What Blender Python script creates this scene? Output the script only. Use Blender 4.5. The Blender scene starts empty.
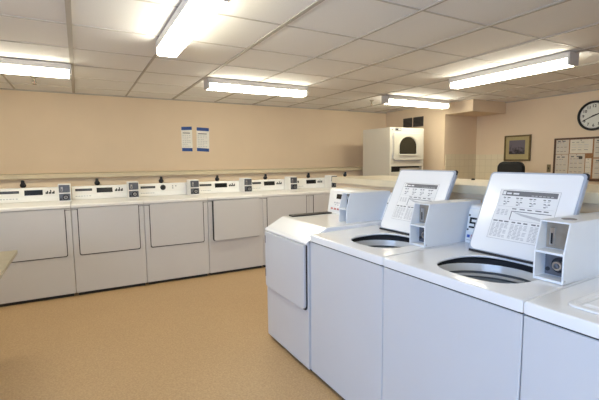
import bpy, bmesh, math, random
from mathutils import Vector, Matrix
random.seed(7)
SC = bpy.context.scene
COL = SC.collection
PI = math.pi

# ------------------------------------------------------------------ materials
def new_mat(name):
    m = bpy.data.materials.new(name); m.use_nodes = True
    nt = m.node_tree; b = nt.nodes['Principled BSDF']
    return m, nt, b
def mat(name, col, rough=.5, metal=0., noise=0., nscale=8., bump=0., bscale=60., coat=0.):
    m, nt, b = new_mat(name)
    b.inputs['Base Color'].default_value = (*col, 1)
    b.inputs['Roughness'].default_value = rough
    b.inputs['Metallic'].default_value = metal
    if coat: b.inputs['Coat Weight'].default_value = coat; b.inputs['Coat Roughness'].default_value = .12
    tc = nt.nodes.new('ShaderNodeTexCoord')
    if noise:
        n = nt.nodes.new('ShaderNodeTexNoise'); n.inputs['Scale'].default_value = nscale; n.inputs['Detail'].default_value = 4
        r = nt.nodes.new('ShaderNodeValToRGB')
        r.color_ramp.elements[0].position = .3; r.color_ramp.elements[1].position = .7
        r.color_ramp.elements[0].color = (*[max(0, c*(1-noise)) for c in col], 1)
        r.color_ramp.elements[1].color = (*[min(1, c*(1+noise)) for c in col], 1)
        nt.links.new(tc.outputs['Object'], n.inputs['Vector'])
        nt.links.new(n.outputs['Fac'], r.inputs['Fac']); nt.links.new(r.outputs['Color'], b.inputs['Base Color'])
    if bump:
        n2 = nt.nodes.new('ShaderNodeTexNoise'); n2.inputs['Scale'].default_value = bscale
        bp = nt.nodes.new('ShaderNodeBump'); bp.inputs['Strength'].default_value = bump; bp.inputs['Distance'].default_value = .01
        nt.links.new(tc.outputs['Object'], n2.inputs['Vector'])
        nt.links.new(n2.outputs['Fac'], bp.inputs['Height']); nt.links.new(bp.outputs['Normal'], b.inputs['Normal'])
    return m
def emit(name, col, s):
    m, nt, b = new_mat(name)
    b.inputs['Base Color'].default_value = (*col, 1)
    b.inputs['Emission Color'].default_value = (*col, 1); b.inputs['Emission Strength'].default_value = s
    return m
M = {}
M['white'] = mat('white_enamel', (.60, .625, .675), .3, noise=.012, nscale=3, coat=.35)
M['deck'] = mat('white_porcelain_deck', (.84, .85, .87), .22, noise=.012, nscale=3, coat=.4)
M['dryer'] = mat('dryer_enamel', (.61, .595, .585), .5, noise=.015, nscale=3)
M['dryer_deck'] = mat('dryer_deck_enamel', (.86, .84, .80), .35, noise=.012, nscale=3, coat=.2)  # white enamel made paler and creamier, warm light from above put into colour
M['panel'] = mat('console_panel', (.88, .87, .84), .4, noise=.01, nscale=5)
M['boxw'] = mat('coin_box_enamel', (.78, .805, .84), .36, noise=.012, nscale=6)
M['boxc'] = mat('warm_lit_coin_box_enamel', (.87, .855, .82), .36, noise=.012, nscale=6)  # white enamel with the warm lamp light put into its colour
M['black'] = mat('black_plastic', (.012, .012, .013), .4, noise=.2, nscale=30)
M['rubber'] = mat('dark_rubber', (.02, .02, .025), .75, noise=.2, nscale=20)
M['stack'] = mat('cream_dryer_enamel', (.64, .60, .51), .45, noise=.012, nscale=3)
M['lidrim'] = mat('blue_grey_lid_rim', (.40, .44, .52), .4, noise=.03, nscale=10)
M['gap'] = mat('gap_shade_and_dark_parts', (.03, .028, .027), .8, noise=.1, nscale=20)  # near-black that paints shade in gaps, also used on small dark parts
M['glass'] = mat('smoked_display', (.010, .010, .011), .15)
M['grey'] = mat('grey_print', (.16, .16, .17), .6, noise=.05, nscale=40)
M['lgrey'] = mat('light_grey_print', (.50, .50, .52), .6, noise=.05, nscale=40)
M['steel'] = mat('brushed_steel', (.55, .55, .56), .32, 1., noise=.08, nscale=40)
M['darksteel'] = mat('dull_steel', (.32, .30, .28), .42, .8, noise=.15, nscale=25)
M['tanplate'] = mat('tan_coin_slide_plate', (.33, .29, .24), .4, .4, noise=.15, nscale=25)
M['coinplate'] = mat('coin_plate_metal', (.15, .16, .19), .4, .6, noise=.15, nscale=30)
M['basket'] = mat('grey_blue_basket_enamel', (.30, .35, .41), .3, noise=.05, nscale=12, coat=.3)
M['basketdark'] = mat('dark_grey_basket_band', (.13, .15, .18), .4, noise=.05, nscale=12)
M['paper'] = mat('white_paper', (.80, .80, .80), .8, noise=.02, nscale=12)
M['papery'] = mat('yellowed_paper', (.70, .65, .54), .85, noise=.04, nscale=12)
M['paperc'] = mat('cream_paper', (.84, .82, .76), .85, noise=.03, nscale=12)
M['paperg'] = mat('pale_green_paper', (.70, .74, .66), .85, noise=.04, nscale=12)
M['paperb'] = mat('buff_paper', (.60, .54, .45), .85, noise=.04, nscale=12)
M['red'] = mat('red_print', (.55, .22, .20), .6, noise=.05, nscale=40)
M['blue'] = mat('blue_print', (.05, .10, .40), .6, noise=.05, nscale=40)
M['tape'] = mat('blue_painters_tape', (.02, .07, .27), .6, noise=.15, nscale=40)
M['wall'] = mat('peach_beige_wall_paint', (.73, .585, .42), .75, noise=.02, nscale=2.5, bump=.05, bscale=180)
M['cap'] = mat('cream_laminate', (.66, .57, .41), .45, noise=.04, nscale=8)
M['cap_shaded'] = mat('shaded_cream_laminate', (.52, .44, .30), .5, noise=.04, nscale=8)  # cream laminate darkened, the far wall's weaker light put into its colour
M['base'] = mat('dark_vinyl_baseboard', (.05, .04, .035), .6, noise=.1, nscale=10)
M['metalwhite'] = mat('white_lamp_housing', (.62, .59, .56), .45, noise=.02, nscale=6)
M['bar'] = mat('shaded_ceiling_grid_metal', (.43, .395, .36), .55, noise=.03, nscale=10)  # shadowed look of the tile edges put into the bar colour
M['bar_highlit'] = mat('highlit_ceiling_grid_metal', (.52, .49, .46), .55, noise=.03, nscale=10)  # same grid, made paler to paint the highlight along the cross bars
M['wood'] = mat('brown_wood_frame', (.09, .04, .02), .45, noise=.3, nscale=25)
M['cork'] = mat('cork', (.32, .16, .07), .9, noise=.25, nscale=90)
M['olive'] = mat('olive_mat_board', (.40, .33, .16), .8, noise=.05, nscale=20)
M['gilt'] = mat('dark_gilt_frame', (.13, .09, .035), .4, .3, noise=.2, nscale=30)
M['brass'] = mat('aged_brass', (.24, .21, .15), .45, .6, noise=.2, nscale=40)
M['outlet'] = mat('olive_brown_plate', (.22, .17, .08), .5, noise=.1, nscale=30)
M['clockface'] = mat('clock_face', (.72, .72, .66), .5, noise=.02, nscale=6)
M['lamp'] = emit('glowing_lamp_diffuser', (1.0, .955, .77), 17.5)
M['chairc'] = mat('black_chair_leather', (.004, .004, .005), .6, noise=.2, nscale=10, bump=.1)
M['laminate'] = mat('tan_table_laminate', (.33, .29, .21), .4, noise=.05, nscale=14)
M['legm'] = mat('brown_metal_leg', (.12, .09, .07), .5, .6, noise=.1, nscale=20)
M['vent'] = mat('dark_vent', (.06, .052, .046), .6, noise=.2, nscale=20)
M['winframe'] = mat('white_window_frame', (.8, .8, .8), .4, noise=.02, nscale=6)

def floor_mat():
    m, nt, b = new_mat('speckled_tan_vinyl')
    tc = nt.nodes.new('ShaderNodeTexCoord')
    n1 = nt.nodes.new('ShaderNodeTexNoise'); n1.inputs['Scale'].default_value = 85; n1.inputs['Detail'].default_value = 6; n1.inputs['Roughness'].default_value = .7
    n2 = nt.nodes.new('ShaderNodeTexNoise'); n2.inputs['Scale'].default_value = 2.2
    r = nt.nodes.new('ShaderNodeValToRGB')
    r.color_ramp.elements[0].position = .33; r.color_ramp.elements[1].position = .68
    r.color_ramp.elements[0].color = (.385, .245, .120, 1); r.color_ramp.elements[1].color = (.56, .385, .20, 1)
    r2 = nt.nodes.new('ShaderNodeValToRGB')
    r2.color_ramp.elements[0].color = (.90, .90, .90, 1); r2.color_ramp.elements[1].color = (1, 1, 1, 1)
    mx = nt.nodes.new('ShaderNodeMixRGB'); mx.blend_type = 'MULTIPLY'; mx.inputs['Fac'].default_value = 1
    L = nt.links.new
    L(tc.outputs['Object'], n1.inputs['Vector']); L(tc.outputs['Object'], n2.inputs['Vector'])
    L(n1.outputs['Fac'], r.inputs['Fac']); L(n2.outputs['Fac'], r2.inputs['Fac'])
    L(r.outputs['Color'], mx.inputs['Color1']); L(r2.outputs['Color'], mx.inputs['Color2'])
    L(mx.outputs['Color'], b.inputs['Base Color'])
    b.inputs['Roughness'].default_value = .42
    return m
M['floor'] = floor_mat()
M['ceiling'] = mat('acoustic_ceiling_tile', (.80, .79, .79), .85, noise=.02, nscale=120, bump=.15, bscale=150)
def tile_mat():
    m, nt, b = new_mat('cream_wall_tile')
    tc = nt.nodes.new('ShaderNodeTexCoord')
    sep = nt.nodes.new('ShaderNodeSeparateXYZ'); add = nt.nodes.new('ShaderNodeMath'); add.operation = 'ADD'
    cmb = nt.nodes.new('ShaderNodeCombineXYZ')
    br = nt.nodes.new('ShaderNodeTexBrick'); br.offset = 0
    br.inputs['Color1'].default_value = (.76, .67, .49, 1); br.inputs['Color2'].default_value = (.73, .645, .47, 1)
    br.inputs['Mortar'].default_value = (.64, .55, .39, 1)
    br.inputs['Scale'].default_value = 1; br.inputs['Brick Width'].default_value = .108; br.inputs['Row Height'].default_value = .108
    br.inputs['Mortar Size'].default_value = .003
    L = nt.links.new
    L(tc.outputs['Object'], sep.inputs[0]); L(sep.outputs['X'], add.inputs[0]); L(sep.outputs['Y'], add.inputs[1])
    L(add.outputs[0], cmb.inputs['X']); L(sep.outputs['Z'], cmb.inputs['Y']); L(cmb.outputs[0], br.inputs['Vector'])
    L(br.outputs['Color'], b.inputs['Base Color']); b.inputs['Roughness'].default_value = .25
    return m
M['tile'] = tile_mat()
def photo_mat():
    m, nt, b = new_mat('dark_landscape_print')
    tc = nt.nodes.new('ShaderNodeTexCoord')
    n = nt.nodes.new('ShaderNodeTexNoise'); n.inputs['Scale'].default_value = 26; n.inputs['Detail'].default_value = 3
    sep = nt.nodes.new('ShaderNodeSeparateXYZ')
    ma = nt.nodes.new('ShaderNodeMath'); ma.operation = 'MULTIPLY_ADD'; ma.inputs[1].default_value = 3.2; ma.inputs[2].default_value = -.05
    ad = nt.nodes.new('ShaderNodeMath'); ad.operation = 'ADD'
    r = nt.nodes.new('ShaderNodeValToRGB')
    e = r.color_ramp.elements; e[0].position = .25; e[0].color = (.006, .005, .008, 1); e[1].position = .8; e[1].color = (.13, .11, .14, 1)
    x = e.new(.5); x.color = (.02, .016, .022, 1)
    L = nt.links.new
    L(tc.outputs['Object'], n.inputs['Vector']); L(tc.outputs['Object'], sep.inputs[0])
    L(sep.outputs['Z'], ma.inputs[0]); L(ma.outputs[0], ad.inputs[0]); L(n.outputs['Fac'], ad.inputs[1])
    L(ad.outputs[0], r.inputs['Fac']); L(r.outputs['Color'], b.inputs['Base Color'])
    return m
M['photo'] = photo_mat()
def glass_mat():
    m = bpy.data.materials.new('clear_window_glass'); m.use_nodes = True
    nt = m.node_tree; nt.nodes.clear()
    o = nt.nodes.new('ShaderNodeOutputMaterial'); t = nt.nodes.new('ShaderNodeBsdfTransparent')
    g = nt.nodes.new('ShaderNodeBsdfGlossy'); g.inputs['Roughness'].default_value = .02
    mx = nt.nodes.new('ShaderNodeMixShader'); mx.inputs[0].default_value = .06
    nt.links.new(t.outputs[0], mx.inputs[1]); nt.links.new(g.outputs[0], mx.inputs[2]); nt.links.new(mx.outputs[0], o.inputs[0])
    return m
M['winglass'] = glass_mat()

# ------------------------------------------------------------------ mesh builder
WORLD = {}
class MB:
    def __init__(s): s.bm = bmesh.new(); s.mats = []
    def mi(s, m):
        m = M[m] if isinstance(m, str) else m
        if m not in s.mats: s.mats.append(m)
        return s.mats.index(m)
    def face(s, pts, m):
        k = s.mi(m); f = s.bm.faces.new([s.bm.verts.new(p) for p in pts]); f.material_index = k; return s
    def shell(s, x0, x1, y0, y1, z0, z1, t, m, r=.005, cap=True):
        R = lambda i, z: [(p[0], p[1], z) for p in rrect(x0+i, x1-i, y0+i, y1-i, max(r-i, .001), 3)]
        return s.loft([R(r*.6, z0), R(0, z0+r*.6), R(0, z1-.003), R(.003, z1), R(t, z1), R(t, z0+(t if cap else 0))], m, True, cap, cap)
    def box(s, x0, x1, y0, y1, z0, z1, m, bevel=0., seg=2):
        return s.prism([(x0, y0), (x1, y0), (x1, y1), (x0, y1)], (0, 0, z0), (1, 0, 0), (0, 1, 0), (0, 0, 1), z1-z0, m, bevel, seg)
    def prism(s, poly, o, U, V, N, t, m, bevel=0., seg=2):
        k = s.mi(m); o, U, V, N = map(Vector, (o, U, V, N))
        a = [s.bm.verts.new(o+U*p[0]+V*p[1]) for p in poly]
        b = [s.bm.verts.new(o+U*p[0]+V*p[1]+N*t) for p in poly]
        n = len(poly); fs = [s.bm.faces.new(a[::-1]), s.bm.faces.new(b)]
        for i in range(n): fs.append(s.bm.faces.new((a[i], a[(i+1) % n], b[(i+1) % n], b[i])))
        for f in fs: f.material_index = k
        bmesh.ops.recalc_face_normals(s.bm, faces=fs)
        if bevel:
            es = list({e for f in fs for e in f.edges if e.calc_face_angle(0) > .5})
            r = bmesh.ops.bevel(s.bm, geom=es, offset=bevel, segments=seg, profile=.5, affect='EDGES')
            for f in r['faces']: f.material_index = k
        return s
    def loft(s, loops, m, close=True, cap0=False, cap1=False, mlist=None):
        L = [[s.bm.verts.new(p) for p in lp] for lp in loops]
        n = len(L[0])
        for j in range(len(L)-1):
            k = s.mi(mlist[j] if mlist else m)
            for i in range(n if close else n-1):
                f = s.bm.faces.new((L[j][i], L[j][(i+1) % n], L[j+1][(i+1) % n], L[j+1][i])); f.material_index = k
        if cap0: f = s.bm.faces.new(L[0][::-1]); f.material_index = s.mi(mlist[0] if mlist else m)
        if cap1: f = s.bm.faces.new(L[-1]); f.material_index = s.mi(mlist[-1] if mlist else m)
        return s
    def lathe(s, prof, c, axis, m, n=32, mlist=None, cap0=False, cap1=False, sx=1., sy=1.):
        c = Vector(c); A = Vector(axis).normalized(); U = A.orthogonal().normalized(); W = A.cross(U)
        if abs(A.z) > .9: U, W = Vector((1, 0, 0)), Vector((0, 1, 0))
        loops = [[c+A*h+(U*(math.cos(2*PI*i/n)*sx)+W*(math.sin(2*PI*i/n)*sy))*r for i in range(n)] for r, h in prof]
        return s.loft(loops, m, True, cap0, cap1, mlist)
    def cyl(s, c, axis, r, h, m, n=24, bevel=0.):
        b = bevel
        p = [(r, 0), (r, h)] if not b else [(r-b, 0), (r, b), (r, h-b), (r-b, h)]
        return s.lathe(p, c, axis, m, n, None, True, True)
    def tube(s, pts, r, m, n=8):
        pts = [Vector(p) for p in pts]; loops = []
        for i, p in enumerate(pts):
            d = (pts[min(i+1, len(pts)-1)]-pts[max(i-1, 0)]).normalized()
            U = d.orthogonal().normalized() if i == 0 else (loops_u - d*loops_u.dot(d)).normalized()
            loops_u = U; W = d.cross(U)
            loops.append([p+(U*math.cos(2*PI*k/n)+W*math.sin(2*PI*k/n))*r for k in range(n)])
        return s.loft(loops, m, True, True, True)
    def text(s, body, o, U, V, N, size, m, depth=.0015, align='CENTER', bold=.0):
        cu = bpy.data.curves.new('t', 'FONT'); cu.body = body; cu.size = size; cu.extrude = depth/2
        cu.align_x = align; cu.align_y = 'CENTER'; cu.offset = bold; cu.resolution_u = 3
        ob = bpy.data.objects.new('t', cu); COL.objects.link(ob)
        me = bpy.data.meshes.new_from_object(ob.evaluated_get(bpy.context.evaluated_depsgraph_get()))
        k = s.mi(m); n0 = len(s.bm.verts); f0 = len(s.bm.faces)
        s.bm.from_mesh(me); s.bm.verts.ensure_lookup_table(); s.bm.faces.ensure_lookup_table()
        o, U, V, N = map(Vector, (o, U, V, N))
        for v in s.bm.verts[n0:]: v.co = o+U*v.co.x+V*v.co.y+N*(v.co.z)
        for f in s.bm.faces[f0:]: f.material_index = k
        bpy.data.objects.remove(ob); bpy.data.curves.remove(cu); bpy.data.meshes.remove(me)
        return s
    def build(s, name, parent=None, origin=None, recalc=True):
        bm = s.bm
        if recalc: bmesh.ops.recalc_face_normals(bm, faces=bm.faces[:])
        for f in bm.faces: f.smooth = True
        for e in bm.edges:
            if len(e.link_faces) == 2 and e.calc_face_angle(0) > .6: e.smooth = False
        xs = [v.co for v in bm.verts]
        lo = Vector([min(v[i] for v in xs) for i in range(3)]); hi = Vector([max(v[i] for v in xs) for i in range(3)])
        c = Vector(origin) if origin else Vector(((lo.x+hi.x)/2, (lo.y+hi.y)/2, lo.z))
        for v in bm.verts: v.co -= c
        me = bpy.data.meshes.new(name); bm.to_mesh(me); bm.free()
        for m in s.mats: me.materials.append(m)
        ob = bpy.data.objects.new(name, me); COL.objects.link(ob)
        if len(me.polygons) > 6: wn = ob.modifiers.new('weighted_normal', 'WEIGHTED_NORMAL'); wn.keep_sharp = True; wn.weight = 80
        WORLD[ob.name] = c
        if parent: ob.parent = parent; ob.location = c-WORLD[parent.name]
        else: ob.location = c
        return ob
def tag(o, label, cat, group=None, kind=None):
    if label: o['label'] = label
    if cat: o['category'] = cat
    if group: o['group'] = group
    if kind: o['kind'] = kind
    return o
def thing(name, loc, label, cat, group=None):
    o = bpy.data.objects.new(name, None); COL.objects.link(o); o.location = loc; o.empty_display_size = .1
    WORLD[o.name] = Vector(loc)
    return tag(o, label, cat, group)
def struct(name, mb, parent=None):
    o = mb.build(name, parent); o['kind'] = 'structure'; return o
def rrect(x0, x1, y0, y1, r, n=6, corners=(1, 1, 1, 1)):
    """rounded rectangle, corners: (x0y0, x1y0, x1y1, x0y1)"""
    out = []
    for (cx, cy, a0, on) in ((x0, y0, PI, corners[0]), (x1, y0, 1.5*PI, corners[1]), (x1, y1, 0, corners[2]), (x0, y1, .5*PI, corners[3])):
        if not on: out.append((cx, cy)); continue
        sx = 1 if cx == x0 else -1; sy = 1 if cy == y0 else -1
        for i in range(n+1):
            a = a0+.5*PI*i/n
            out.append((cx+sx*r+r*math.cos(a), cy+sy*r+r*math.sin(a)))
    return out

# ------------------------------------------------------------------ the room
H = 2.30
XL, XR, YB, YF = -2.3, 5.96, -2.6, 5.92          # left wall, clock wall, wall behind, dryer wall
struct('floor', MB().box(XL-.1, XR+.1, YB-.1, YF+.1, -.08, 0, 'floor'))
struct('ceiling', MB().box(XL-.1, XR+.1, YB-.1, YF+.1, H, H+.08, 'ceiling'))
g = MB()
P = .61
k = -3
while k*P < XR:
    w = .015 if k % 2 == 0 else .009
    if k*P > XL: g.box(k*P-w, k*P+w, YB, YF, H-.007, H+.004, 'bar')
    k += 1
y = 2.403-8*.611
while y < YF:
    g.box(XL, XR, y-.006, y+.006, H-.004, H+.004, 'bar_highlit'); y += .611
for (a, b) in ((XL, XR),):
    g.box(a, b, YF-.02, YF, H-.012, H+.004, 'bar'); g.box(a, b, YB, YB+.02, H-.012, H+.004, 'bar')
g.box(XR-.02, XR, YB, YF, H-.012, H+.004, 'bar'); g.box(XL, XL+.02, YB, YF, H-.012, H+.004, 'bar')
struct('trim_1', g)
struct('wall_front', MB().box(XL-.1, XR+.1, YF, YF+.1, 0, H, 'wall'))
struct('wall_right', MB().box(XR, XR+.1, YB-.1, YF, 0, H, 'wall'))
WY0, WY1, WZ0, WZ1 = -2.1, .9, .80, 2.12        # window opening in the left wall, beside and behind the camera
struct('wall_back', MB().box(XL-.1, XR+.1, YB-.1, YB, 0, H, 'wall'))
w = MB()
w.box(XL-.1, XL, YB, WY0, 0, H, 'wall'); w.box(XL-.1, XL, WY1, YF, 0, H, 'wall')
w.box(XL-.1, XL, WY0, WY1, 0, WZ0, 'wall'); w.box(XL-.1, XL, WY0, WY1, WZ1, H, 'wall')
struct('wall_left', w)
w = MB(); t = .05
w.box(XL-.09, XL-.02, WY0, WY0+t, WZ0, WZ1, 'winframe'); w.box(XL-.09, XL-.02, WY1-t, WY1, WZ0, WZ1, 'winframe')
w.box(XL-.09, XL-.02, WY0+t, WY1-t, WZ0, WZ0+t, 'winframe'); w.box(XL-.09, XL-.02, WY0+t, WY1-t, WZ1-t, WZ1, 'winframe')
for ym in (-1.1, -.1): w.box(XL-.08, XL-.03, ym-.02, ym+.02, WZ0+t, WZ1-t, 'winframe')
wf = struct('window_1', w)
struct('window_pane', MB().box(XL-.058, XL-.054, WY0+t, WY1-t, WZ0+t, WZ1-t, 'winglass'), wf)
# utility chase and soffit in the far right corner
CX, CY = 5.18, 4.515
struct('wall_chase', MB().box(CX, XR, CY, YF, 0, H, 'wall'))
struct('trim_2', MB().box(CX, XR, 4.0, CY, 2.125, H, 'wall'))
# tiled wainscot
tl = MB(); tl.box(CX+.03, XR-.012, CY-.012, CY, 0, 1.495, 'tile'); tl.box(XR-.012, XR, 3.985, CY, 0, 1.485, 'tile')
struct('trim_3', tl)
# half-height service walls with cream caps
struct('wall_ledge', MB().box(XL, CX, 5.47, YF, 0, 1.237, 'wall'))
struct('trim_4', MB().box(XL, CX, 5.41, YF, 1.237, 1.287, 'cap_shaded', .006))
struct('wall_island', MB().box(2.08, 2.62, -2.0, 3.05, 0, 1.207, 'wall'))
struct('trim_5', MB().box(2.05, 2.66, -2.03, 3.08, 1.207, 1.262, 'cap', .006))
b = MB(); b.box(XL, CX, 5.46, 5.47, 0, .1, 'base'); struct('baseboard_front', b)
b = MB(); b.box(XR-.012, XR, YB, 3.985, 0, .1, 'base'); struct('baseboard_right', b)

# ------------------------------------------------------------------ lamps
def lamp(x0, x1, y0, y1, label):
    """narrow surface-mounted wraparound fluorescent fixture"""
    t = thing('ceiling_lamp', ((x0+x1)/2, (y0+y1)/2, H-.118), label, 'ceiling light', 'fluorescent ceiling lights')
    al = (x1-x0) > (y1-y0)
    L, W = ((x1-x0), (y1-y0)) if al else ((y1-y0), (x1-x0))
    cx, cy = (x0+x1)/2, (y0+y1)/2
    U = (1, 0, 0) if al else (0, 1, 0); V = (0, 1, 0) if al else (1, 0, 0)
    o = Vector((cx, cy, 0))-Vector(U)*(L/2)
    hw = W/2; zt = H-.007
    MB().prism([(-hw, zt), (hw, zt), (hw, zt-.052), (-hw, zt-.052)], o+Vector(U)*.002, V, (0, 0, 1), U, L-.004, 'metalwhite', .002, 1).build('housing', t)
    prof = [(-hw+.003, zt-.0525), (hw-.003, zt-.0525), (hw-.004, zt-.095), (hw-.014, zt-.106), (-hw+.014, zt-.106), (-hw+.004, zt-.095)]
    MB().prism(prof, o+Vector(U)*.021, V, (0, 0, 1), U, L-.042, 'lamp', .003, 1).build('diffuser', t)
    for d in (0, L-.02):
        pe = [(-hw-.002, zt-.001), (hw+.002, zt-.001), (hw+.002, zt-.098), (hw-.010, zt-.109), (-hw+.010, zt-.109), (-hw-.002, zt-.098)]
        MB().prism(pe, o+Vector(U)*d, V, (0, 0, 1), U, .02, 'metalwhite', .002, 1).build('end_cap', t)
    return t
lamp(-1.225, -.005, 4.165, 4.315, 'ceiling light cut off by the left edge of the photo, over the leftmost dryers')
lamp(1.235, 2.455, 4.195, 4.345, 'middle ceiling light running along the dryer wall, above right of the taped notices')
lamp(3.74, 4.955, 4.235, 4.375, 'farthest ceiling light, above the white stacked dryer and the dark wall grille')
lamp(.545, .69, 1.90, 3.12, 'large bright ceiling light cut off by the top edge, nearest the viewer')
lamp(3.585, 3.725, 1.86, 3.085, 'ceiling light at upper right with grey end cap, pointing towards the taped notices wall')

lamp(.545, .69, -1.35, -.12, 'added unseen ceiling light behind the viewer, in line with the large bright one')  # added fixture, out of view, to brighten the sides facing the camera

def sprinkler(x, y, label):
    t = thing('fire_sprinkler', (x, y, H-.085), label, 'sprinkler', 'ceiling sprinklers')
    MB().lathe([(.034, 0), (.034, -.004), (.018, -.012), (.012, -.014)], (x, y, H-.006), (0, 0, 1), 'brass', 20, None, True, True).build('escutcheon', t)
    f = MB(); f.cyl((x, y, H-.055), (0, 0, 1), .010, .042, 'brass', 12)
    for s in (-1, 1): f.tube([(x+s*.007, y, H-.052), (x+s*.018, y, H-.062), (x+s*.015, y, H-.072), (x, y, H-.08)], .0035, 'brass', 6)
    f.cyl((x, y, H-.078), (0, 0, 1), .003, .024, 'red', 8)
    f.build('sprinkler_frame', t)
    MB().lathe([(.004, 0), (.023, 0), (.023, -.003), (.004, -.003)], (x, y, H-.081), (0, 0, 1), 'brass', 16, None, True, True).build('deflector', t)
sprinkler(-.345, 4.93, 'small brass sprinkler head hanging from the ceiling below the leftmost light')
sprinkler(3.87, 4.74, 'small brass sprinkler head on the ceiling beside the left end of the farthest light')

# ------------------------------------------------------------------ coin box (shared by dryers and washers)
def coin_box(parent, fn, wd, dep, hh, body, cream, low_lock=True, plate_u='tanplate', plate_l='coinplate', toplock=False, inset=.07):
    """fn(w,d,z): local (width, depth into machine, height) -> world"""
    f = lambda w, d, z: Vector(fn(w, d, z))
    O = f(0, 0, 0); U = f(1, 0, 0)-O; D = f(0, 1, 0)-O; Z = f(0, 0, 1)-O
    mb = MB(); th = .006; mid = hh*.49
    prof = [(0, 0), (0, mid), (.034, hh), (dep, hh), (dep, 0)]
    mb.prism(prof, O, D, Z, U, th, body, .0015, 1)
    mb.prism(prof, O+U*(wd-th), D, Z, U, th, body, .0015, 1)
    mb.prism([(.034, hh-.006), (dep, hh-.006), (dep, hh), (.034, hh)], O+U*th, D, Z, U, wd-2*th, body)
    mb.prism([(.004, 0), (dep, 0), (dep, .01), (.004, .01)], O+U*th, D, Z, U, wd-2*th, body)
    mb.prism([(.003, mid-.006), (inset, mid-.004), (inset, mid+.004), (.003, mid+.002)], O+U*th, D, Z, U, wd-2*th, body)
    mb.prism([(inset, .01), (inset+.02, .01), (inset+.02, hh-.006), (inset, hh-.006)], O+U*th, D, Z, U, wd-2*th, body)
    # small screw on the near side panel
    bx = mb.build('coin_box', parent)
    up = MB(); a = O+D*inset
    up.prism([(.008, mid+.006), (wd-.008, mid+.006), (wd-.008, hh-.008), (.008, hh-.008)], a, U, Z, -D, .004, plate_u, .001, 1)
    up.prism([(wd*.62, mid+.020), (wd*.78, mid+.020), (wd*.78, hh-.03), (wd*.62, hh-.03)], a-D*.004, U, Z, -D, .008, 'steel', .001, 1)
    up.prism([(wd*.67, mid+.024), (wd*.73, mid+.024), (wd*.73, hh-.05), (wd*.67, hh-.05)], a-D*.012, U, Z, -D, .002, 'black')
    up.build('coin_slide', bx)
    lo = MB()
    lo.prism([(.008, .012), (wd-.008, .012), (wd-.008, mid-.008), (.008, mid-.008)], a, U, Z, -D, .004, plate_l, .001, 1)
    lo.cyl(a-D*.004+U*(wd*.82)+Z*(mid*.3), -D, .008, .004, 'rubber', 12)
    lo.build('lock_plate', bx)
    lk = MB(); c = a-D*.004+U*(wd*.42)+Z*(mid*.5)
    lk.lathe([(.030, 0), (.030, .004), (.019, .006)], c, -D, 'rubber', 24, None, False, False)
    lk.lathe([(.019, .004), (.019, .020), (.017, .024), (.011, .024), (.011, .012)], c, -D, 'steel', 24, None, False, False)
    lk.lathe([(.011, .013), (.005, .013), (.004, .019)], c, -D, 'grey', 16, None, False, True)
    lk.build('lock', bx)
    if toplock:
        tl = MB(); tl.lathe([(.026, .0), (.026, .002), (.020, .003), (.018, .0015)], f(wd*.5, .13, hh), Z, 'darksteel', 24, None, True, True)
        tl.build('top_lock', bx)
    return bx

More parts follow.
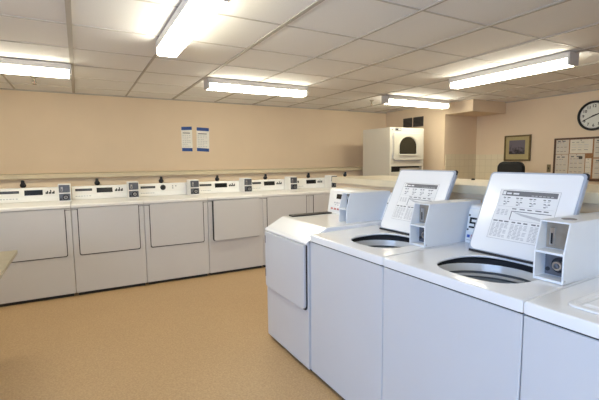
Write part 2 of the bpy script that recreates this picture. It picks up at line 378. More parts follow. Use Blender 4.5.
# ------------------------------------------------------------------ dryers along the far wall
DY = 4.75
def bars(mb, x0, x1, z, h, n, o, U, V, N, m, seed, gap=.25):
    r = random.Random(seed); x = x0
    W = (x1-x0)/n
    for i in range(n):
        ww = W*(1-gap)*r.uniform(.7, 1.0)
        mb.prism([(x, z), (x+ww, z), (x+ww, z+h), (x, z+h)], o, U, V, N, .0008, m); x += W
def dryer(x0, x1, label, style, ajar=False):
    t = thing('dryer', ((x0+x1)/2, DY+.35, 0), label, 'dryer', 'row of coin dryers along the ledge wall')
    a, c = x0+.002, x1-.002
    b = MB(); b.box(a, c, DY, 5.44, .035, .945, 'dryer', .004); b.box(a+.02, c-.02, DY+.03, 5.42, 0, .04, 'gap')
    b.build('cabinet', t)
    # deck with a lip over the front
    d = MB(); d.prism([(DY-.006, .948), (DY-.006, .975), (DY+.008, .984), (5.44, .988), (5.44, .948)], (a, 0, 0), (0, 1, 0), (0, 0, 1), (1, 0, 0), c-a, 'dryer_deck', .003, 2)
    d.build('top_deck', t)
    # door: a shallow slab over a dark sheet that paints the groove's shade
    dx0, dx1, dz0, dz1 = x0+.062, x1-.060, .445, .935
    gk = MB(); gk.prism(rrect(dx0-.008, dx1+.008, dz0-.009, dz1, .022, 5, (1, 1, 0, 0)), (0, DY, 0), (1, 0, 0), (0, 0, 1), (0, -1, 0), .0025, 'gap')
    ang = math.radians(2.2) if ajar else 0
    U = Vector((math.cos(ang), -math.sin(ang), 0)); N = Vector((-math.sin(ang), -math.cos(ang), 0))
    # hinged on its right-hand side when ajar (swings out at the left)
    if ajar: o = Vector((dx1, DY-.004, 0)); U = Vector((math.cos(ang), math.sin(ang), 0)); N = Vector((math.sin(ang), -math.cos(ang), 0)); q = (dx0-dx1, 0.)
    else: o = Vector((0, DY-.0015, 0)); q = (dx0, dx1)
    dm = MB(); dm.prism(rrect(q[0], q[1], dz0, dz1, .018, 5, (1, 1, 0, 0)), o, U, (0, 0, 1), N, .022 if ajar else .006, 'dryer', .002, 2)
    dr = dm.build('door', t); gk.build('door_groove_shade', dr)
    # small hinge ticks at the door's upper corners
    for (h0, h1) in ((x0+.004, dx0-.006), (dx1+.006, x1-.004)):
        MB().box(h0, h1, DY-.0015, DY+.002, .924, .929, 'gap').build('hinge_slot', t)
    # console
    CYF = 5.295
    cf = lambda z: CYF+.02*(z-.988)/.16
    cm = MB(); cm.prism([(CYF-.012, .988), (CYF-.012, .998), (CYF, 1.012), (CYF+.020, 1.132), (CYF+.032, 1.140), (5.405, 1.140), (5.405, .988)], (a+.006, 0, 0), (0, 1, 0), (0, 0, 1), (1, 0, 0), c-a-.012, 'panel', .003, 2)
    con = cm.build('console', t)
    o = Vector((x0, CYF-.0005, 0)); 
    V = Vector((0, .020, .120)).normalized(); Np = Vector((0, -V.z, V.y))
    o = Vector((x0, CYF, 1.012)); UX = (1, 0, 0)
    def plate(u0, u1, v0, v1, m, dep=.002): MBx.prism([(u0, v0), (u1, v0), (u1, v1), (u0, v1)], o, UX, V, Np, dep, m)
    MBx = MB(); plate(.03, .585, .030, .116, 'dryer_deck', .0012); MBx.build('control_panel', con)
    MBx = MB()
    if style == 'short': plate(.06, .135, .064, .098, 'black', .003)
    else:
        plate(.045, .220, .072, .100, 'black', .003); plate(.055, .21, .083, .089, 'coinplate', .0034)
    MBx.build('card_slot', con)
    if style == 'knob':
        kb = MB(); kc = o+Vector(UX)*.315+V*.078
        kb.lathe([(.034, 0), (.034, .006), (.026, .008), (.023, .024), (.019, .027)], kc, Np, 'black', 20, None, True, True); kb.build('dial_knob', con)
        for uu, vv in ((.43, .086), (.43, .060), (.47, .086)):
            MBx = MB(); plate(uu, uu+.014, vv, vv+.012, 'grey', .002); MBx.build('button', con)
    else:
        MBx = MB(); plate(.268, .440, .046, .104, 'glass', .003); MBx.build('display', con)
        for i in range(3):
            MBx = MB(); uu = .466+i*.031
            MBx.prism([(uu, .056), (uu+.026, .056), (uu+.026, .066), (uu+.026, .100-.01*(i != 1)), (uu+.014, .100-.01*(i != 1)), (uu+.014, .076), (uu, .076)], o, UX, V, Np, .0025, 'black')
            MBx.build('button', con)
    tx = MB(); bars(tx, .045, .215, .008, .010, 6, o, UX, V, Np, 'lgrey', int(x0*100)+3); tx.build('console_print', con)
    # coin box at the right of the deck, standing forward of the console
    wd = .122
    fn = lambda w, dd, z, X=x1+.004: (X-w, 5.10+dd, .987+z)
    coin_box(t, fn, wd, .19, .193, 'boxc', True, plate_u='coinplate', plate_l='coinplate', inset=.012)
    return t
sx = [-.808, -.094, .620, 1.350, 2.082, 2.795, 3.505]
dryer(sx[0], sx[1], 'leftmost white coin dryer in the row, cut off by the left edge of the photo', 'display')
dryer(sx[1], sx[2], 'second white coin dryer from the left, whole in view, with a wide black display', 'display')
dryer(sx[2], sx[3], 'white coin dryer with a round black dial on its console instead of a display', 'knob')
dryer(sx[3], sx[4], 'white coin dryer whose door stands slightly open with a dark gap on its left', 'display', True)
dryer(sx[4], sx[5], 'white coin dryer right of the slightly open one, partly hidden by the front loader', 'display')
dryer(sx[5], sx[6], 'rightmost white coin dryer in the row, ending by the raised island ledge', 'short')

# dark plugs on the ledge wall behind the dryers
for x, who in zip((-.562, .189, .943, 1.701, 2.441, 3.188, 3.90),
                  ('leftmost dryer', 'second dryer from the left', 'dryer with the round dial', 'slightly open dryer',
                   'dryer right of the slightly open one', 'rightmost dryer', 'stacked dryer, seen over the island ledge')):
    p = MB()
    p.lathe([(.030, 0), (.030, .012), (.024, .016), (.016, .036), (.011, .04)], (x, 5.4685, 1.165), (0, -1, 0), 'rubber', 16, None, True, True)
    p.lathe([(.018, 0), (.016, .035), (.010, .042)], (x, 5.450, 1.178), (0, 0, 1), 'rubber', 12, None, True, True)
    tag(p.build('socket_plug'), 'dark plug on the ledge wall behind the '+who if 'stacked' not in who else 'dark plug on the ledge wall nearest the '+who, 'plug', 'plugs on the ledge wall')

# ------------------------------------------------------------------ taped notices
def notice(x0, x1, z0, z1, m, label, seed, tilt=0.):
    t = thing('notice_sign', ((x0+x1)/2, YF, z0), label, 'notice', 'taped notices')
    U = Vector((math.cos(tilt), 0, math.sin(tilt))); V = Vector((-math.sin(tilt), 0, math.cos(tilt)))
    o = Vector((x0, YF-.0015, z0)); w, h = x1-x0, z1-z0
    s = MB(); s.prism([(0, 0), (w, 0), (w, h), (0, h)], o, U, V, (0, -1, 0), .0012, m)
    sh = s.build('sheet', t)
    l = MB(); r = random.Random(seed)
    l.prism([(w*.12, h*.80), (w*.8, h*.80), (w*.8, h*.84), (w*.12, h*.84)], o+Vector((0, -.0012, 0)), U, V, (0, -1, 0), .0006, 'grey')
    for k in range(7):
        zz = h*(.70-k*.085)
        bars(l, w*.1, w*(.9 if k % 3 != 2 else .6), zz, .008, 4, o+Vector((0, -.0012, 0)), U, V, (0, -1, 0), 'lgrey', seed*10+k)
    l.build('print', sh)
    for (za, q) in ((h-.012, .0), (-.012, .0)):
        tp = MB(); d = r.uniform(-.008, .008)
        tp.prism([(w*.02, za+d), (w*.98, za-d), (w*.98, za-d+.048), (w*.02, za+d+.048)], o+Vector((0, -.0014, 0)), U, V, (0, -1, 0), .0012, 'tape')
        tp.build('tape_strip', t)
notice(1.330, 1.487, 1.578, 1.885, 'paperc', 'left one of two paper notices held on the wall with blue tape', 3)
notice(1.545, 1.735, 1.578, 1.880, 'paperc', 'right one of two paper notices held on the wall with blue tape', 5, -.02)

# ------------------------------------------------------------------ top-load washers of the island
FX = 1.28
def superell(cx, cy, rx, ry, a, n=2.7):
    c, s = math.cos(a), math.sin(a)
    r = (abs(c)**n+abs(s)**n)**(-1/n)
    return (cx+rx*r*c, cy+ry*r*s)
def rectpt(x0, x1, y0, y1, cx, cy, a):
    c, s = math.cos(a), math.sin(a)
    t = 1e9
    if c > 1e-9: t = min(t, (x1-cx)/c)
    if c < -1e-9: t = min(t, (x0-cx)/c)
    if s > 1e-9: t = min(t, (y1-cy)/s)
    if s < -1e-9: t = min(t, (y0-cy)/s)
    return (cx+t*c, cy+t*s)
XB = 2.06
def rr4(W, Hh, i):
    """lid outline: large radii at the hinge side, small ones at the free edge"""
    a_ = rrect(i, W-i, i, Hh-i, .036-i*.6, 6, (1, 1, 0, 0)); b_ = rrect(i, W-i, i, Hh-i, .020-i*.5, 6, (0, 0, 1, 1))
    return a_[:-2]+b_[2:]
def label_sheet(parent, o, U, V, N, W, Ht, seed):
    """printed instruction sheet on the inside of a lid"""
    m = MB(); e = .0006
    P_ = lambda u0, u1, v0, v1, mm, k=1: m.prism([(u0*W, v0*Ht), (u1*W, v0*Ht), (u1*W, v1*Ht), (u0*W, v1*Ht)], o+N*(e*(k-1)), U, V, N, e, mm)
    P_(0, 1, 0, 1, 'paper')
    for (u0, u1, v0, v1) in ((0, 1, .992, 1), (0, 1, 0, .008), (0, .006, 0, 1), (.994, 1, 0, 1)): P_(u0, u1, v0, v1, 'lgrey', 2)
    P_(.05, .965, .875, .975, 'grey', 2)
    P_(.06, .11, .890, .96, 'paper', 3)
    bars(m, .13*W, .36*W, .905*Ht, .03*Ht, 2, o+N*e*2, U, V, N, 'paper', seed, .12)
    bars(m, .56*W, .93*W, .893*Ht, .012*Ht, 6, o+N*e*2, U, V, N, 'lgrey', seed+2)
    for k in range(4):                                           # four pictograms with captions
        c = .14+.225*k
        bars(m, (c-.05)*W, (c+.09)*W, .825*Ht, .018*Ht, 2, o+N*e, U, V, N, 'grey', seed+k)
        bars(m, (c-.035)*W, (c+.07)*W, .795*Ht, .014*Ht, 2, o+N*e, U, V, N, 'lgrey', seed+k+4)
        for j, (du, dv) in enumerate(((-.03, .745), (.0, .728), (.035, .745), (.01, .70), (-.02, .69))):
            P_(c+du, c+du+.035, dv, dv+.018, 'lgrey' if j % 2 else 'grey', 2)
    P_(.04, .96, .655, .659, 'lgrey', 2)
    bars(m, .30*W, .95*W, .610*Ht, .020*Ht, 5, o+N*e, U, V, N, 'grey', seed+9)
    for k in range(4): bars(m, .05*W, .27*W, (.575-.03*k)*Ht, .014*Ht, 3, o+N*e, U, V, N, 'lgrey', seed+20+k)
    P_(.30, .95, .565, .578, 'grey', 2); P_(.30, .312, .40, .578, 'grey', 2); P_(.30, .95, .40, .406, 'lgrey', 2)
    for k in range(5):                                           # falling curves in the chart
        a0 = .34+.03*k; v = .55-.012*k
        m.prism([(a0*W, v*Ht), (.93*W, (v-.09)*Ht), (.93*W, (v-.081)*Ht), (a0*W, (v+.009)*Ht)], o+N*e, U, V, N, e, 'lgrey')
    for cidx, (u0, u1) in enumerate(((.03, .33), (.36, .66), (.69, .97))):  # three columns of small print
        bars(m, u0*W, u1*W, .345*Ht, .024*Ht, 3, o+N*e, U, V, N, 'grey', seed+40+cidx, .18)
        for k in range(11):
            bars(m, u0*W, (u1-(.1 if k in (4, 8) else 0))*W, (.305-.026*k)*Ht, .013*Ht, 4, o+N*e, U, V, N, 'lgrey', seed+60+cidx*20+k, .16)
    return m.build('instruction_label', parent)

def washer(y0, y1, label, openlid=True, dx=0., box_y=.006, lid_y=(.112, .563), hinge=1.712, top=1.884, hole=(1.53, .305, .187, .205), group='island washers', toplock=False):
    t = thing('washing_machine', (1.65, (y0+y1)/2, 0), label, 'washing machine', group)
    a, c = y0+.002, y1-.002
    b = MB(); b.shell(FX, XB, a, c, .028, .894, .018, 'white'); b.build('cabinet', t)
    b = MB(); b.box(FX+.025, XB-.02, a+.02, c-.02, 0, .035, 'gap'); b.build('kick_base', t)
    b = MB(); b.shell(FX+.005, XB-.01, a+.005, c-.005, .880, .906, .010, 'gap', .004, False); b.build('deck_gap_shade', t)  # dark liner painting the shade in the gap below the deck
    # deck with rounded edge and opening
    hx, hy, rx, ry = hole[0]+dx, y0+hole[1], hole[2], hole[3]
    N_ = 96
    angs = sorted([2*PI*i/N_ for i in range(N_)]+[math.atan2(yy-hy, xx-hx) % (2*PI) for xx in (FX, XB) for yy in (a, c)])
    zz = lambda x: .945+.012*max(0, min(1, (x-FX)/.5))
    def L_in(k, z): return [(*superell(hx, hy, rx*k, ry*k, q), z) for q in angs]
    def L_out(ins, dz):
        out = []
        for q in angs:
            x, yv = rectpt(FX-.004+ins, XB-ins, a+ins, c-ins, hx, hy, q); out.append((x, yv, zz(x)+dz))
        return out
    lo_out = [(p[0], p[1], .902) for p in L_out(.0, 0)]
    lo_in = [(p[0], p[1], .902) for p in L_out(.018, 0)]
    flat = lambda L, d: [(p[0], p[1], zz(p[0])+d) for p in L]
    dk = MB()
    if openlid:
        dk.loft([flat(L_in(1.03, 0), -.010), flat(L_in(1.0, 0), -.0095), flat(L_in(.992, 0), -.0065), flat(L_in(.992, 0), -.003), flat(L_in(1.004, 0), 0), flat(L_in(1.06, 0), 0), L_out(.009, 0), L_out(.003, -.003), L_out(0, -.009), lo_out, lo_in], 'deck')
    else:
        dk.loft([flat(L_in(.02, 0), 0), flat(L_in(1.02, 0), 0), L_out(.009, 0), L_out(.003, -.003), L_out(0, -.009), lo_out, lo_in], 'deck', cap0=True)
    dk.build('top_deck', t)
    if openlid:
        tb = MB(); prof = [(.250, .932), (.236, .930), (.236, .909), (.230, .907), (.222, .872), (.226, .869), (.226, .863), (.218, .861), (.218, .848), (.224, .845), (.224, .838), (.219, .835), (.222, .78), (.222, .55)]
        ml = ['rubber', 'rubber', 'rubber', 'deck', 'basketdark', 'basketdark', 'basketdark', 'deck', 'basketdark', 'basketdark', 'basket', 'basket', 'basket']  # black bands at the rim paint the gap shadow under the deck
        tb.lathe(prof, (hx, hy, 0), (0, 0, 1), 'basket', 64, ml, False, True, rx/.19, ry/.19)
        tb.build('tub', t)
        ag = MB(); ag.lathe([(.09, .551), (.07, .58), (.045, .62), (.038, .80), (.030, .83), (.012, .835)], (hx, hy, 0), (0, 0, 1), 'deck', 24, None, True, True); ag.build('agitator', t)
        hb = Vector((hinge+dx, 0, .9615)); tp = Vector((top+dx, 0, 1.352))
    ly0, ly1 = y0+lid_y[0], y0+lid_y[1]
    if openlid:
        V = (tp-hb); LH = V.length; V = V.normalized(); N = Vector((-V.z, 0, V.x)); U = Vector((0, -1, 0))   # N faces the viewer, U to the right
        o = Vector((hb.x, ly1, hb.z)); W = ly1-ly0
        sh = MB(); sh.prism(rr4(W, LH, 0), o, U, V, -N, .022, 'lidrim', .004, 2)
        lid = sh.build('lid', t)
        ip = MB(); ip.prism(rr4(W, LH, .010), o, U, V, N, .004, 'deck', .002, 2); ip.build('lid_liner', lid)
        hs = MB(); hs.prism([(.012, -.005), (W-.012, -.005), (W-.012, .006), (.012, .006)], o-N*.0, U, V, N, .003, 'rubber'); hs.build('hinge_gap_shade', lid)  # dark strip painting the shade of the hinge gap
        bp = MB()
        bp.prism(rrect(W-.030, W+.003, LH-.030, LH+.004, .012, 5), o-N*.004, U, V, -N, .012, 'rubber', .002, 1); bp.build('corner_bumper', lid)
        label_sheet(lid, o+U*(W*.195)+V*(LH*.185)+N*.0042, U, V, N, W*.63, LH*.595, int(y0*100))
    else:
        ly0, ly1 = y0+.06, y1-.092
        ring = lambda i_, dz: [(p[0], p[1], .9465+.022*(p[0]-FX)+dz) for p in rrect(1.345+i_, 1.73-i_, ly0+i_, ly1-i_, max(.035-i_, .006), 6)]
        lm = MB(); lm.loft([ring(0, 0), ring(.001, .005), ring(.005, .007), ring(.020, .007), ring(.026, .001), ring(.034, .001), ring(.041, .008), ring(.047, .009)], 'deck', True, False, True)
        lid = lm.build('lid', t)
        gm = MB(); gm.prism(rrect(1.40, 1.415, ly0+.15, ly1-.15, .006, 4), (0, 0, .9585), (1, 0, .022), (0, 1, 0), (0, 0, 1), .004, 'deck', .001, 1); gm.build('lid_handle', lid)
    # console at the back
    cx0 = 1.868+dx*.6
    cm = MB(); cm.prism([(cx0, .955), (cx0+.036, 1.15), (cx0+.048, 1.162), (XB-.004, 1.162), (XB-.004, .955)], (0, a+.003, 0), (1, 0, 0), (0, 0, 1), (0, 1, 0), c-a-.006, 'boxw', .004, 2)
    con = cm.build('console', t)
    V = Vector((.036, 0, .195)).normalized(); N = Vector((-V.z, 0, V.x)); o = Vector((cx0, c, .955)); U = Vector((0, -1, 0))
    cp = MB(); cp.prism(rrect(.002, .575, .004, .190, .006, 4), o, U, V, N, .0015, 'panel'); cp.build('control_panel', con)
    # logo mark, screws and a little sticker at the left-hand end of the console
    q = o+N*.0015; u = .014
    lg = MB()
    for (u0, u1, v0, v1) in ((0, .044, .132, .143), (0, .012, .108, .143), (0, .044, .108, .118), (.032, .044, .084, .118), (0, .044, .084, .094), (.052, .060, .084, .143)):
        lg.prism([(u+u0, v0), (u+u1, v0), (u+u1, v1), (u+u0, v1)], q, U, V, N, .0012, 'black')
    lg.build('logo', con)
    for vv in (.074, .154):
        sc = MB(); sc.cyl(q+U*.010+V*vv, N, .0055, .002, 'black', 10); sc.build('screw', con)
    st = MB(); st.prism([(.004, .006), (.085, .006), (.085, .064), (.004, .064)], q, U, V, N, .001, 'paper')
    for (u0, u1, v0, v1, mm) in ((.012, .030, .030, .046, 'blue'), (.036, .046, .024, .048, 'red'), (.052, .078, .03, .036, 'grey'), (.012, .07, .014, .019, 'lgrey')):
        st.prism([(u0, v0), (u1, v0), (u1, v1), (u0, v1)], q+N*.001, U, V, N, .0005, mm)
    st.build('sticker', con)
    # coin box at the right-hand end
    bx0 = 1.525+dx
    fn = lambda w, d, z, B=bx0, Y=y0+box_y: (B+d, Y+w, .954+z)
    coin_box(t, fn, .111, .49-dx, .228, 'boxw', False, toplock=toplock)
    sc = MB(); sc.cyl((bx0+.012, y0+box_y+.0005, .954+.013), (0, -1, 0), .004, .0015, 'steel', 10); sc.build('screw', t)
    return t
washer(.061, .766, 'top-load washing machine with closed lid at the lower right corner of the photo', False)
washer(.766, 1.471, 'open top-load washing machine nearest the viewer, its lid raised in front of the pinboard', True, toplock=True)
washer(1.471, 2.176, 'open top-load washing machine standing between the front loader and another open one', True, dx=.045, box_y=.010, lid_y=(.116, .580), hinge=1.697, top=1.886, hole=(1.5, .285, .18, .19))

# ------------------------------------------------------------------ front-loading washer with a sloped top edge
t = thing('front_load_washer', (1.65, 2.5, 0), 'front-loading washer with sloped front edge at the far end of the island', 'washing machine')
a, c = 2.180, 2.836
b = MB(); b.box(1.268, XB, a, c, .028, .90, 'white', .004); b.build('cabinet', t)
b = MB(); b.box(1.30, XB-.02, a+.02, c-.02, 0, .035, 'gap')
b.build('kick_base', t)
d = MB()
d.prism([(1.255, .872), (1.252, .884), (1.262, .894), (1.400, .968), (1.42, .975), (XB, .978), (XB, .872)], (0, a, 0), (1, 0, 0), (0, 0, 1), (0, 1, 0), c-a, 'deck', .008, 3)
d.build('top_deck', t)
# door on the front face
dm = MB(); dm.prism(rrect(a+.024, c-.022, .435, .870, .03, 6, (1, 1, 0, 0)), (1.267, 0, 0), (0, 1, 0), (0, 0, 1), (-1, 0, 0), .022, 'white', .006, 3)
dr = dm.build('door', t)
gk = MB(); gk.prism(rrect(a+.012, c-.014, .426, .868, .034, 6, (1, 1, 0, 0)), (1.2675, 0, 0), (0, 1, 0), (0, 0, 1), (-1, 0, 0), .003, 'gap'); gk.build('door_groove_shade', dr)  # dark sheet painting the shadow gap round the door
for zc in (.81, .545):
    hm = MB(); hm.prism(rrect(c-.036, c-.026, zc-.03, zc+.03, .004, 3), (1.2455, 0, 0), (0, 1, 0), (0, 0, 1), (-1, 0, 0), .003, 'grey', .001, 1); hm.build('hinge', dr)
em = MB(); sl = Vector((.13, 0, .076)).normalized(); nn = Vector((-sl.z, 0, sl.x))
bars(em, .20, .30, .060, .008, 3, Vector((1.275, c-.05, .892)), Vector((0, -1, 0)), sl, nn, 'lgrey', 4); em.build('badge', t)
sm = MB(); sm.box(1.45, 1.82, c-.105, c-.035, .976, .988, 'black', .003); sm.build('edge_strip', t)
MB().prism([(1.93, .976), (2.02, 1.16), (2.035, 1.172), (XB-.004, 1.172), (XB-.004, .976)], (0, a+.003, 0), (1, 0, 0), (0, 0, 1), (0, 1, 0), .168, 'boxw', .004, 2).build('console', t)
cx0 = 1.84
cm = MB(); cm.prism([(cx0, .976), (cx0+.03, 1.165), (cx0+.045, 1.18), (XB-.004, 1.18), (XB-.004, .976)], (0, a+.173, 0), (1, 0, 0), (0, 0, 1), (0, 1, 0), c-a-.176, 'panel', .004, 2)
con = cm.build('display_console', t)
V = Vector((.03, 0, .189)).normalized(); N = Vector((-V.z, 0, V.x)); o = Vector((cx0, c, .976)); U = Vector((0, -1, 0))
x = MB(); x.prism([(.115, .125), (.245, .125), (.245, .165), (.115, .165)], o, U, V, N, .002, 'glass'); x.build('display', con)
x = MB(); bars(x, .09, .24, .085, .012, 5, o, U, V, N, 'lgrey', 8); bars(x, .10, .24, .07, .008, 4, o, U, V, N, 'lgrey', 9); x.build('console_print', con)
x = MB(); x.prism([(.035, .01), (.25, .01), (.25, .062), (.035, .062)], o, U, V, N, .001, 'paper')
bars(x, .05, .23, .032, .016, 4, o+N*.001, U, V, N, 'red', 5); x.build('sticker', con)
fn = lambda w, d, z: (1.622+d, 2.252+w, .965+z)
coin_box(t, fn, .095, .40, .222, 'boxw', False)

# ------------------------------------------------------------------ stacked dryer
t = thing('stacked_dryer', (4.48, 4.95, 0), 'tall white stacked dryer with arched door window standing beyond the island ledge', 'dryer')
SX0, SX1, SY0, SY1 = 4.125, 4.835, 4.62, 5.27
b = MB(); b.box(SX0, SX1, SY0, SY1, 1.312, 1.903, 'stack', .006); b.build('upper_cabinet', t)
b = MB(); b.box(SX0, SX1, SY0+.01, SY1, .05, 1.225, 'stack', .006); b.box(SX0+.03, SX1-.03, SY0+.04, SY1-.02, 0, .055, 'gap'); b.box(SX0, SX1, SY0+.10, SY1, 1.22, 1.315, 'stack')
b.box(SX0, SX0+.035, SY0, SY0+.11, 1.222, 1.315, 'stack'); b.box(SX1-.03, SX1, SY0, SY0+.11, 1.222, 1.315, 'stack'); b.build('lower_cabinet', t)
x = MB(); x.box(SX0+.036, SX1-.032, SY0+.06, SY0+.098, 1.226, 1.31, 'black'); x.build('lower_control_recess', t)
x = MB(); x.box(SX0+.26, SX1-.05, SY0+.035, SY0+.06, 1.228, 1.285, 'stack', .003); x.build('lower_control_panel', t)
# upper door with an arched window
x = MB(); x.prism(rrect(SX0+.065, SX1-.062, 1.405, 1.822, .045, 6, (1, 1, 0, 0)), (0, SY0-.0005, 0), (1, 0, 0), (0, 0, 1), (0, -1, 0), .022, 'stack', .005, 3); dr = x.build('upper_door', t)
x = MB(); x.prism(rrect(SX0+.056, SX1-.054, 1.396, 1.827, .05, 6, (1, 1, 0, 0)), (0, SY0, 0), (1, 0, 0), (0, 0, 1), (0, -1, 0), .003, 'lgrey'); x.build('door_groove_shade', dr)  # grey sheet painting the shaded gap round the door
def arch(x0, x1, z0, z1, r0):
    p = [(x0+r0, z0), (x1-r0, z0)]
    for i in range(1, 6): a_ = -PI/2+PI/2*i/5; p.append((x1-r0+r0*math.cos(a_), z0+r0+r0*math.sin(a_)))
    cx_, rx_ = (x0+x1)/2, (x1-x0)/2; zc = z1-rx_*.85
    for i in range(0, 17): a_ = PI*i/16; p.append((cx_+rx_*math.cos(a_), zc+rx_*.85*math.sin(a_)))
    for i in range(0, 5): a_ = PI+PI/2*i/5; p.append((x0+r0+r0*math.cos(a_), z0+r0+r0*math.sin(a_)))
    return p
A1 = arch(SX0+.170, SX1-.185, 1.500, 1.762, .02); A0 = arch(SX0+.150, SX1-.135, 1.480, 1.785, .035)
x = MB(); yb = SY0-.0225
x.loft([[(p[0], yb, p[1]) for p in A0], [(p[0], yb-.012, p[1]) for p in A0], [(p[0]*.35+q[0]*.65, yb-.012, p[1]*.35+q[1]*.65) for p, q in zip(A0, A1)], [(q[0], yb-.001, q[1]) for q in A1]], 'stack'); x.build('window_rim', dr)
x = MB(); x.prism(A1, (0, yb+.0, 0), (1, 0, 0), (0, 0, 1), (0, -1, 0), .0015, mat('dark_oven_glass', (.035, .030, .018), .2)); x.build('door_glass', dr)
x = MB(); x.box(SX0+.105, SX0+.225, SY0-.004, SY0+.002, 1.852, 1.893, 'grey', .001); x.box(SX0+.12, SX0+.155, SY0-.006, SY0-.003, 1.862, 1.884, 'black'); x.box(SX0+.165, SX0+.21, SY0-.006, SY0-.003, 1.862, 1.884, 'lgrey'); x.build('control_label', t)
x = MB(); x.box(SX0+.03, SX1-.02, SY0-.0015, SY0+.002, 1.836, 1.841, 'lgrey'); x.build('panel_seam', t)
x = MB(); x.cyl((SX0+.045, SY0, 1.868), (0, -1, 0), .008, .004, 'black', 12); x.build('lock', t)
x = MB(); bars(x, SX1-.12, SX1-.05, 1.862, .012, 2, Vector((0, SY0, 0)), (1, 0, 0), (0, 0, 1), (0, -1, 0), 'lgrey', 3); x.build('badge', t)
for zc in (1.46, 1.75):
    x = MB(); x.box(SX0+.050, SX0+.062, SY0-.012, SY0, zc-.03, zc+.03, 'lgrey', .001); x.build('hinge', dr)

# ------------------------------------------------------------------ wall fixtures
t = thing('wall_vent', (CX, 5.20, 1.975), 'dark two-part air grille high on the wall above the stacked dryer', 'vent')
for (ya, yb_) in ((5.212, 5.44), (4.97, 5.198)):
    x = MB(); x.box(CX-.012, CX, ya, yb_, 1.98, 2.145, 'vent')
    for k in range(7): x.prism([(CX-.022, 1.985+k*.023), (CX-.012, 1.995+k*.023), (CX-.012, 1.998+k*.023), (CX-.022, 1.988+k*.023)], (0, ya, 0), (1, 0, 0), (0, 0, 1), (0, 1, 0), yb_-ya, 'vent')
    x.build('grille', t)
x = MB(); x.box(CX-.02, CX, 5.198, 5.212, 1.978, 2.147, 'wall', .001); x.build('mullion', t)

# clock on the right wall
cc = Vector((XR, 2.750, 1.966))
t = thing('wall_clock', cc, 'round black-rimmed wall clock cut by the right edge of the photo, above the pinboard', 'clock')
MB().lathe([(.192, 0), (.195, .02), (.188, .036), (.174, .038), (.164, .026), (.164, .012)], cc, (-1, 0, 0), 'black', 64, None, True, False).build('rim', t)
MB().lathe([(.166, .008), (.166, .012)], cc, (-1, 0, 0), 'clockface', 64, None, True, True).build('dial', t)
x = MB()
for k in range(1, 13):
    a_ = PI/2-k*PI/6
    x.text(str(k), cc+Vector((-.0128, -.125*math.cos(a_), .125*math.sin(a_))), (0, -1, 0), (0, 0, 1), (-1, 0, 0), .052, 'black', .001, 'CENTER', .0012)
for k in range(60):
    a_ = k*PI/30; r0, r1 = .150, .161
    p = Vector((0, -math.cos(a_), math.sin(a_))); q = Vector((0, math.sin(a_), math.cos(a_)))
    x.prism([(r0, -.0012), (r1, -.0012), (r1, .0012), (r0, .0012)], cc+Vector((-.0122, 0, 0)), p, q, (-1, 0, 0), .0006, 'grey')
x.build('numerals', t)
def hand(name, ang, L, wd, off, tail):
    p = Vector((0, -math.cos(ang), math.sin(ang))); q = Vector((0, math.sin(ang), math.cos(ang)))
    m_ = MB(); m_.prism([(-tail, -wd*.7), (L, -wd*.35), (L, wd*.35), (-tail, wd*.7)], cc+Vector((-off, 0, 0)), p, q, (-1, 0, 0), .002, 'black'); m_.build(name, t)
hand('minute_hand', math.radians(205), .150, .012, .016, .03)
hand('hour_hand', math.radians(20), .095, .014, .014, .02)
MB().cyl(cc+Vector((-.013, 0, 0)), (-1, 0, 0), .008, .008, 'black', 16).build('hub', t)

# framed picture
t = thing('framed_picture', (XR, 3.775, 1.378), 'small framed picture with an olive mat on the right wall', 'picture')
ya, yb_, za, zb = 3.565, 3.985, 1.378, 1.772
x = MB(); w_ = .024
for (p0, p1, q0, q1) in ((ya, ya+w_, za, zb), (yb_-w_, yb_, za, zb), (ya+w_, yb_-w_, za, za+w_), (ya+w_, yb_-w_, zb-w_, zb)): x.box(XR-.028, XR-.002, p0, p1, q0, q1, 'gilt', .004)
x.build('frame', t)
MB().box(XR-.016, XR-.002, ya+.02, yb_-.02, za+.02, zb-.02, 'olive').build('mat_board', t)
MB().box(XR-.018, XR-.0155, 3.652, 3.905, 1.482, 1.695, 'photo').build('print', t)

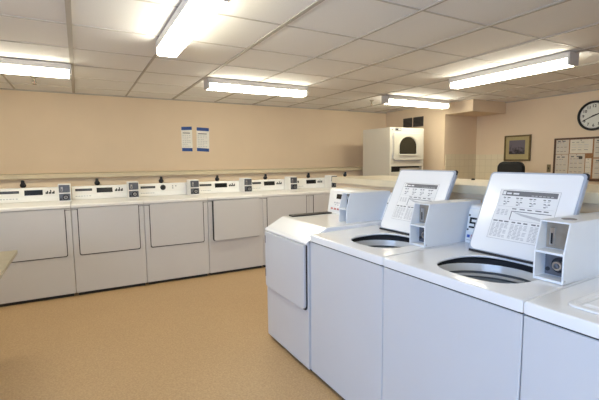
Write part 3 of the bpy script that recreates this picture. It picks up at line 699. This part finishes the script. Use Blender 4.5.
# pinboard with papers
BY0, BY1, BZ0, BZ1 = 2.02, 3.225, 1.105, 1.692
t = thing('pinboard', (XR, (BY0+BY1)/2, BZ0), 'wood-framed cork pinboard covered with papers on the right wall below the clock', 'notice board')
MB().box(XR-.014, XR-.001, BY0+.02, BY1-.02, BZ0+.02, BZ1-.02, 'cork').build('cork_panel', t)
x = MB(); w_ = .024
for (p0, p1, q0, q1) in ((BY0, BY0+w_, BZ0, BZ1), (BY1-w_, BY1, BZ0, BZ1), (BY0+w_, BY1-w_, BZ0, BZ0+.035), (BY0+w_, BY1-w_, BZ1-w_, BZ1)): x.box(XR-.026, XR-.001, p0, p1, q0, q1, 'wood', .003)
x.build('frame', t)
def pinned(y1, y0, z1, z0, m, label, seed, lines, pic=False, hd=True):
    """a sheet pinned on the board; y1 is its left edge in view"""
    t = thing('pinned_paper', (XR-.015, (y0+y1)/2, z0), label, 'paper', 'papers on the pinboard')
    o = Vector((XR-.0145, y1, z0)); U = Vector((0, -1, 0)); V = Vector((0, 0, 1)); N = Vector((-1, 0, 0)); W, Hh = y1-y0, z1-z0
    s = MB(); s.prism([(0, 0), (W, 0), (W, Hh), (0, Hh)], o, U, V, N, .001, m); sh = s.build('sheet', t)
    p = MB(); q = o+N*.001
    if hd: bars(p, W*.12, W*.85, Hh*.86, .016, 2, q, U, V, N, 'grey', seed)
    for k in range(lines):
        bars(p, W*.08, W*(.92 if k % 4 else .7), Hh*(.78-.72*k/max(1, lines)), .006, 3, q, U, V, N, 'lgrey' if k % 3 else 'grey', seed*7+k)
    p.build('print', sh)
    if pic: MB().prism(rrect(W*.62, W*.86, Hh*.78, Hh*.90, .01, 4), q, U, V, N, .0012, 'vent').build('stamp', sh)
    pn = MB(); pn.lathe([(.005, 0), (.004, .006), (.006, .010)], o+U*(W*.5)+V*(Hh-.012)+N*.001, N, 'brass', 10, None, True, True); pn.build('push_pin', t)
pinned(3.200, 3.030, 1.667, 1.472, 'paperb', 'narrow printed sheet in the top left corner of the pinboard', 11, 7)
pinned(3.200, 3.032, 1.466, 1.145, 'paperb', 'printed sheet below the corner sheet at the left side of the pinboard', 12, 9)
pinned(3.016, 2.740, 1.664, 1.478, 'papery', 'wide pale sheet at the top middle of the pinboard, blank-looking', 13, 4, hd=False)
pinned(3.022, 2.825, 1.472, 1.145, 'paperb', 'buff sheet with a dark stamp in its upper corner, middle of the pinboard', 14, 12, True)
pinned(2.722, 2.48, 1.665, 1.42, 'paperb', 'sheet at the right edge of the photo at the top of the pinboard', 15, 8)
pinned(2.815, 2.745, 1.41, 1.16, 'papery', 'slim slip of paper beside the buff stamped sheet on the pinboard', 16, 8, hd=False)
pinned(2.722, 2.46, 1.405, 1.145, 'paperb', 'lower sheet at the right edge of the photo on the pinboard', 17, 8)

# wall plate by the board
t = thing('switch_plate', (XR, 3.285, 1.215), 'small olive-brown switch plate on the wall between the picture and the pinboard', 'switch')
MB().box(XR-.006, XR-.001, 3.265, 3.32, 1.215, 1.325, 'outlet', .002).build('plate', t)
MB().box(XR-.014, XR-.006, 3.287, 3.298, 1.255, 1.285, 'gap', .002).build('toggle', t)

# black high-backed chair near the right wall
t = thing('office_chair', (5.40, 3.545, 0), 'black high-backed office chair whose rounded top shows below the framed picture', 'chair')
cx_, cy_ = 5.36, 3.545
x = MB(); x.prism(rrect(-.195, .195, .56, 1.372, .09, 8), (cx_+.14, cy_, 0), (0, 1, 0), (0, 0, 1), (-1, 0, 0), .09, 'chairc', .03, 3); x.build('backrest', t)
x = MB(); x.prism(rrect(-.25, .25, -.25, .25, .09, 6), (cx_-.12, cy_, .44), (1, 0, 0), (0, 1, 0), (0, 0, 1), .10, 'chairc', .03, 3); x.build('seat', t)
for s_ in (-1, 1):
    x = MB(); x.tube([(cx_-.05, cy_+s_*.24, .47), (cx_-.05, cy_+s_*.30, .50), (cx_-.05, cy_+s_*.30, .66)], .014, 'black', 8)
    x.box(cx_-.20, cx_+.08, cy_+s_*.30-.03, cy_+s_*.30+.03, .66, .69, 'black', .01); x.build('armrest', t)
x = MB(); x.box(cx_+.02, cx_+.09, cy_-.04, cy_+.04, .40, .66, 'black', .01); x.build('back_bracket', t)
x = MB(); x.cyl((cx_-.12, cy_, .10), (0, 0, 1), .028, .34, 'black', 16); x.build('gas_lift', t)
x = MB()
for k in range(5):
    a_ = 2*PI*k/5+.3
    x.tube([(cx_-.12, cy_, .115), (cx_-.12+.15*math.cos(a_), cy_+.15*math.sin(a_), .10), (cx_-.12+.29*math.cos(a_), cy_+.29*math.sin(a_), .075)], .018, 'black', 8)
x.build('star_base', t)
for k in range(5):
    a_ = 2*PI*k/5+.3; p = Vector((cx_-.12+.29*math.cos(a_), cy_+.29*math.sin(a_), .03))
    x = MB(); x.cyl(p-Vector((-math.sin(a_), math.cos(a_), 0))*.02, (-math.sin(a_), math.cos(a_), 0), .03, .04, 'rubber', 16, .004); x.tube([p, p+Vector((0, 0, .05))], .008, 'black', 6); x.build('caster', t)

# small things on / under the island ledge
x = MB(); x.lathe([(.013, 0), (.013, .008), (.010, .011), (.004, .012)], (2.56, 1.955, 1.262), (0, 0, 1), 'rubber', 20, None, True, True)
tag(x.build('bottle_cap'), 'small dark cap lying on the cream island ledge behind the raised lids', 'cap')
t = thing('outlet_box', (2.08, 2.69, 1.10), 'yellowish outlet box under the island ledge behind the front loader', 'outlet')
MB().box(2.063, 2.079, 2.55, 2.82, 1.10, 1.185, 'cap', .004).build('box', t)
MB().box(2.0615, 2.0632, 2.64, 2.80, 1.128, 1.148, 'black').build('slot', t)

# tan table whose corner pokes in at the left
t = thing('folding_table', (-1.15, 2.9, 0), 'tan laminate table whose corner shows at the left edge in front of the dryers', 'table')
MB().prism(rrect(-1.85, -.448, 2.15, 3.70, .012, 3), (0, 0, .722), (1, 0, 0), (0, 1, 0), (0, 0, 1), .028, 'laminate', .003, 1).build('tabletop', t)
for (px, py) in ((-1.7, 2.3), (-1.7, 3.4), (-1.0, 2.3), (-1.0, 3.4)):
    x = MB(); x.tube([(px, py, .722), (px, py, 0)], .016, 'legm', 10); x.build('leg', t)

# ------------------------------------------------------------------ light
def area(name, loc, rot, sx_, sy_, power, col):
    l = bpy.data.lights.new(name, 'AREA'); l.shape = 'RECTANGLE'; l.size = sx_; l.size_y = sy_; l.energy = power; l.color = col
    o_ = bpy.data.objects.new(name, l); COL.objects.link(o_); o_.location = loc; o_.rotation_euler = rot; return o_
# daylight entering through the window (pointing +x)
area('window_daylight', (XL-.14, (WY0+WY1)/2, (WZ0+WZ1)/2), (PI/2, 0, -PI/2), WY1-WY0, WZ1-WZ0, 118, (.40, .62, 1.0))
wd_ = bpy.data.worlds.new('world'); SC.world = wd_; wd_.use_nodes = True
wd_.node_tree.nodes['Background'].inputs[0].default_value = (.55, .70, 1.0, 1); wd_.node_tree.nodes['Background'].inputs[1].default_value = 1.0

# ------------------------------------------------------------------ camera
f_px = 397.
yaw, pitch, roll = map(math.radians, (28.98, 5.72, -.54))
fw = Vector((math.sin(yaw)*math.cos(pitch), math.cos(yaw)*math.cos(pitch), -math.sin(pitch)))
rt0 = Vector((math.cos(yaw), -math.sin(yaw), 0)); up0 = rt0.cross(fw)
rt = rt0*math.cos(roll)+up0*math.sin(roll); up = up0*math.cos(roll)-rt0*math.sin(roll)
cam = bpy.data.cameras.new('camera'); cam.sensor_width = 36; cam.sensor_fit = 'HORIZONTAL'; cam.lens = f_px/599*36; cam.clip_start = .02
co = bpy.data.objects.new('camera', cam); COL.objects.link(co)
R = Matrix((rt, up, -fw)).transposed().to_4x4(); R.translation = Vector((0, 0, 1.42)); co.matrix_world = R
SC.camera = co
SC.view_settings.view_transform = 'Standard'; SC.view_settings.look = 'None'
SC.view_settings.exposure = 0.46; SC.view_settings.gamma = 1; SC.view_settings.use_curve_mapping = False
SC.cycles.use_denoising = True
SC.cycles.max_bounces = 8; SC.cycles.diffuse_bounces = 5; SC.cycles.sample_clamp_indirect = 6
